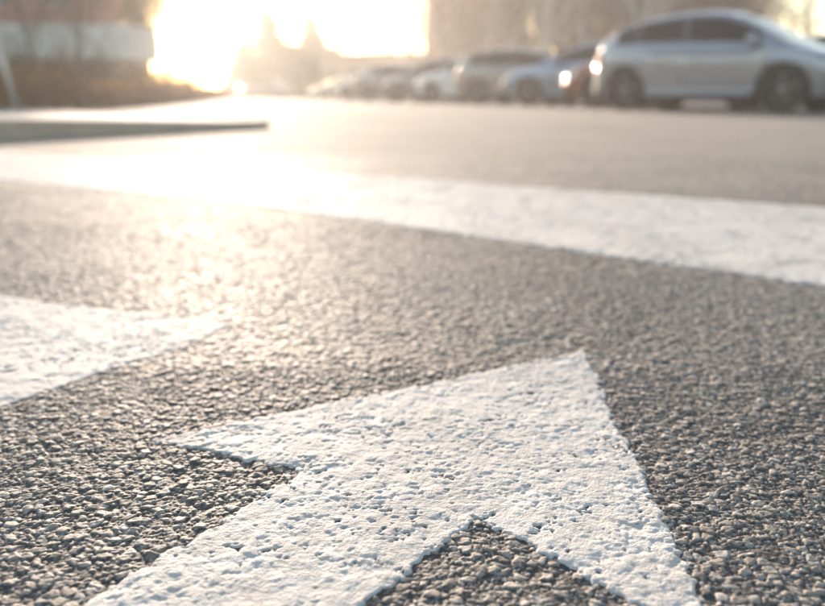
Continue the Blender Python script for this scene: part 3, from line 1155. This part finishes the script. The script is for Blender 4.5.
    def patch(s, fn, name, m, xr, vr, sides, nu=10, nv=6, off=0.005, parent=None, shear=0.0, span=False):
        """a closed plate lying on the surface fn between two stations"""
        V, F = [], []
        if span: vv = [(vr[0] + (1 - vr[0]) * j / nv, 1) for j in range(nv + 1)] + [(vr[0] + (1 - vr[0]) * j / nv, -1) for j in range(nv - 1, -1, -1)]
        else: vv = [(vr[0] + (vr[1] - vr[0]) * j / nv, sides) for j in range(nv + 1)]
        n = len(vv)
        e = 1e-3

        def P(x, v, sg):
            p = fn(x, v)
            return Vector((p.x, p.y * sg, p.z))
        outs, ins = [], []
        for i in range(nu + 1):
            for (v, sg) in vv:
                x = xr[0] + (xr[1] - xr[0]) * i / nu + shear * (v - vr[0])
                p = P(x, v, sg)
                du = P(x + e, v, sg) - P(x - e, v, sg)
                dv = P(x, min(1, v + e), sg) - P(x, max(0, v - e), sg)
                nn = du.cross(dv)
                if nn.length < 1e-12: nn = Vector((0, sg, 0))
                nn.normalize()
                ref = Vector((0.001 * x, p.y, p.z - 0.5))
                if nn.dot(ref) < 0: nn = -nn
                outs.append(p + nn * off)
                ins.append(p - nn * off)
        V = outs + ins
        N = len(outs)
        for i in range(nu):
            for j in range(n - 1):
                a = i * n + j
                F.append((a, a + 1, a + n + 1, a + n))
        rim = [j for j in range(n)] + [i * n + n - 1 for i in range(1, nu + 1)] + [nu * n + j for j in range(n - 2, -1, -1)] + [i * n for i in range(nu - 1, 0, -1)]
        for k in range(len(rim)):
            a, b = rim[k], rim[(k + 1) % len(rim)]
            F.append((a, b, b + N, a + N))
        return mesh_py(name, V, F, m, parent or s.root, True)

    def details(s):
        sp = s.sp
        s.patch(s.cabpt, 'windscreen', M['glass'], sp['ws'], (0.66, 1), 1, 10, 6, 0.006, span=True)
        s.patch(s.cabpt, 'rear_window', M['glass'], sp['rw'], (0.66, 1), 1, 8, 6, 0.006, span=True)
        for sg in (1, -1):
            for (a, b) in sp['side']:
                s.patch(s.cabpt, 'side_window', M['glass'], (a, b), (0.10, 0.54), sg, 10, 5, 0.006)
            sd_ = sp['side']
            for (q0, q1) in zip(sd_[1:], sd_[:-1]):
                s.patch(s.cabpt, 'pillar_trim', M['plastic'], (q0[1] + 0.002, q1[0] - 0.002), (0.10, 0.54), sg, 2, 5, 0.005)
            for (a, b) in sp['side'][:2]:
                lo = max(a - 0.02, sp['ra'] + sp['wr'] + 0.10)
                d = s.patch(s.bodypt, 'door', s.paint, (lo, b + (0.10 if a > -0.4 else 0.02)), (0.08, 0.68), sg, 8, 10, 0.004)
                p = s.bodypt(lo + 0.10, 0.56)
                MB().box(p.x, p.x + 0.19, sg * (p.y + 0.012) - 0.016, sg * (p.y + 0.012) + 0.016, p.z - 0.014, p.z + 0.014).build('handle', s.paint, d)
            L = sp['L'] / 2
            s.patch(s.bodypt, 'headlight', M['lamp_clear'], (L - 0.42, L - 0.09), (0.50, 0.69), sg, 8, 4, 0.006)
            s.patch(s.bodypt, 'taillight', M['lamp_red'], (-L + 0.04, -L + 0.26), (0.47, 0.69), sg, 6, 5, 0.006)
            # mirror
            mp = s.cabpt(sp['ws'][1] - 0.42, 0.06)
            mm = MB()
            mm.lathe([(0.001, -0.11), (0.05, -0.10), (0.075, -0.04), (0.075, 0.05), (0.055, 0.10), (0.001, 0.11)], 12, 'Y', (mp.x, sg * (mp.y + 0.13), mp.z + 0.07))
            mm.tube((mp.x, sg * (mp.y - 0.02), mp.z + 0.02), (mp.x, sg * (mp.y + 0.09), mp.z + 0.06), 0.025, 0.025, 6)
            mm.build('mirror', s.paint, s.root, True)
            # dark arch lips
        L = sp['L'] / 2
        s.bumper(L - 0.02, 1)
        s.bumper(-L + 0.02, -1)
        MB().box(L - 0.01, L + 0.022, -0.26, 0.26, 0.40, 0.51).build('number_plate', M['plate'], s.root)
        MB().box(-L - 0.022, -L + 0.01, -0.26, 0.26, 0.52, 0.63).build('number_plate', M['plate'], s.root)
        for y_ in (0.78, -0.862): MB().box(sp['ra'] + .42, sp['fa'] - .42, y_, y_ + 0.082, 0.185, 0.235).build('sill', M['plastic'], s.root)

    def bumper(s, x, sg):
        L = s.sp['L'] / 2
        V, F = [], []
        pts = []
        for k in range(-8, 9):
            t = k / 8
            xx = sg * (L + 0.015 - 0.20 * t * t)
            pts.append((xx, 0.80 * t * (0.98)))
        for (xx, yy) in pts:
            for z, o in ((0.22, -0.03), (0.27, 0.012), (0.36, 0.014), (0.40, -0.02)):
                V.append((xx + sg * o, yy, z))
        for i in range(len(pts) - 1):
            for j in range(3):
                a = i * 4 + j
                F.append((a, a + 1, a + 5, a + 4))
        o = mesh_py('bumper', V, F, M['plastic'], s.root, True)
        m = o.modifiers.new('solid', 'SOLIDIFY')
        m.thickness = 0.03

    def wheel(s, x, sg):
        wr = s.sp['wr']
        y = sg * 0.77
        w = empty('wheel', (x, y, wr))
        w.parent = s.root
        o = sg
        prof = [(wr * .66, -.095), (wr * .86, -.10), (wr * .96, -.09), (wr, -.06), (wr, .06), (wr * .96, .09), (wr * .86, .10), (wr * .66, .095)]
        MB().lathe(prof, 28).build('tyre', M['tyre'], w, True)
        m = MB()
        m.lathe([(wr * .68, -.08), (wr * .68, .08 * 1), (wr * .62, .085), (wr * .60, .05), (wr * .60, -.05), (wr * .68, -.08)] if sg > 0 else
                [(wr * .68, .08), (wr * .68, -.08), (wr * .62, -.085), (wr * .60, -.05), (wr * .60, .05), (wr * .68, .08)], 28)
        m.lathe([(0.001, o * .075), (.06, o * .07), (.065, o * .02), (0.001, o * .02)], 16)
        for k in range(5):
            a = 2 * math.pi * k / 5 + 0.3
            for dd in (-.13, .13):
                m.tube((0.04 * math.cos(a + dd), o * .055, 0.04 * math.sin(a + dd)), (wr * .62 * math.cos(a + dd * .8), o * .06, wr * .62 * math.sin(a + dd * .8)), 0.02, 0.016, 5)
        m.build('rim', M['rim'], w)
        MB().lathe([(0.001, -.02 * o), (wr * .60, -.02 * o), (wr * .60, -.035 * o), (0.001, -.035 * o)], 20).build('brake_disc', M['plastic'], w)


P = dict(silver=car_paint('paint_silver', (0.36, 0.38, 0.42), 0.6), maroon=car_paint('paint_maroon', (0.24, 0.075, 0.03), 0.3),
         blue=car_paint('paint_pale_blue', (0.30, 0.37, 0.48), 0.6), white=car_paint('paint_white', (0.72, 0.72, 0.70), 0.0),
         grey=car_paint('paint_grey', (0.25, 0.25, 0.25), 0.6), dark=car_paint('paint_dark_blue', (0.02, 0.035, 0.06), 0.4),
         champ=car_paint('paint_champagne', (0.33, 0.31, 0.28), 0.6))


def place(car, px_wheel, dist, axle_x, yaw, label, group='cars parked in the row on the right'):
    """puts the car so that the axle at local axle_x shows at that photo column and distance"""
    X, _ = at(px_wheel, dist)
    o = car.root
    o.rotation_euler.z = yaw
    o.location = (X - axle_x * math.cos(yaw), dist - axle_x * math.sin(yaw), 0.0)
    tag(o, label, 'car', group)
    return o


# the near silver hatchback: tail at the left, nose to the right and a little towards the camera
c = Car(SMALL, P['silver'])
place(c, 648, 13.9, SMALL['ra'], R(-44), 'silver hatchback seen from the side, nearest and largest of the parked cars')
c = Car(HATCH, P['maroon'])
place(c, 612, 17.0, HATCH['fa'], R(148), 'dark red-brown car with its front just behind the silver hatchback')
c = Car(SEDAN, P['blue'])
place(c, 541, 20.3, SEDAN['fa'], R(150), 'pale blue saloon, third car of the row behind the red-brown one')
c = Car(HATCH, P['champ'])
place(c, 490, 23.4, HATCH['ra'], R(-31), 'champagne hatchback, fourth car of the row beside the pale blue saloon')
c = Car(SEDAN, P['white'])
place(c, 447, 26.6, SEDAN['fa'], R(142), 'white saloon, fifth car of the parked row')
c = Car(HATCH, P['grey'])
place(c, 411, 29.8, HATCH['fa'], R(146), 'grey hatchback, sixth car of the parked row')
c = Car(SEDAN, P['champ'])
place(c, 381, 33.1, SEDAN['ra'], R(-37), 'champagne saloon, seventh car of the parked row')
c = Car(HATCH, P['white'])
place(c, 359, 37, HATCH['fa'], R(146), 'white hatchback at the far left end of the parked row')
c = Car(VAN, P['dark'])
place(c, 830, 24, VAN['ra'], R(-8), 'dark blue van at the right edge behind the silver hatchback', 'cars parked further back')
c = Car(HATCH, P['white'])
place(c, 322, 60, HATCH['fa'], R(200), 'small white car far off below the pointed conifer', 'cars parked further back')
c = Car(SEDAN, P['silver'])
place(c, 247, 66, SEDAN['fa'], R(175), 'small silver car far off in the white glare below the conifers', 'cars parked further back')

# ------------------------------------------------------------------ haze
m = bpy.data.materials.new('haze')
m.use_nodes = True
t = m.node_tree
t.nodes.remove(t.nodes['Principled BSDF'])
pvn = t.nodes.new('ShaderNodeVolumePrincipled')
pvn.inputs['Color'].default_value = (0.98, 0.94, 0.915, 1)
pvn.inputs['Density'].default_value = 0.0021
pvn.inputs['Anisotropy'].default_value = 0.48
t.links.new(pvn.outputs['Volume'], t.nodes['Material Output'].inputs['Volume'])
hz_ = MB().box(-300, 300, -90, 300, -1.05, 14.5).build('haze', m)
tag(hz_, kind='stuff')
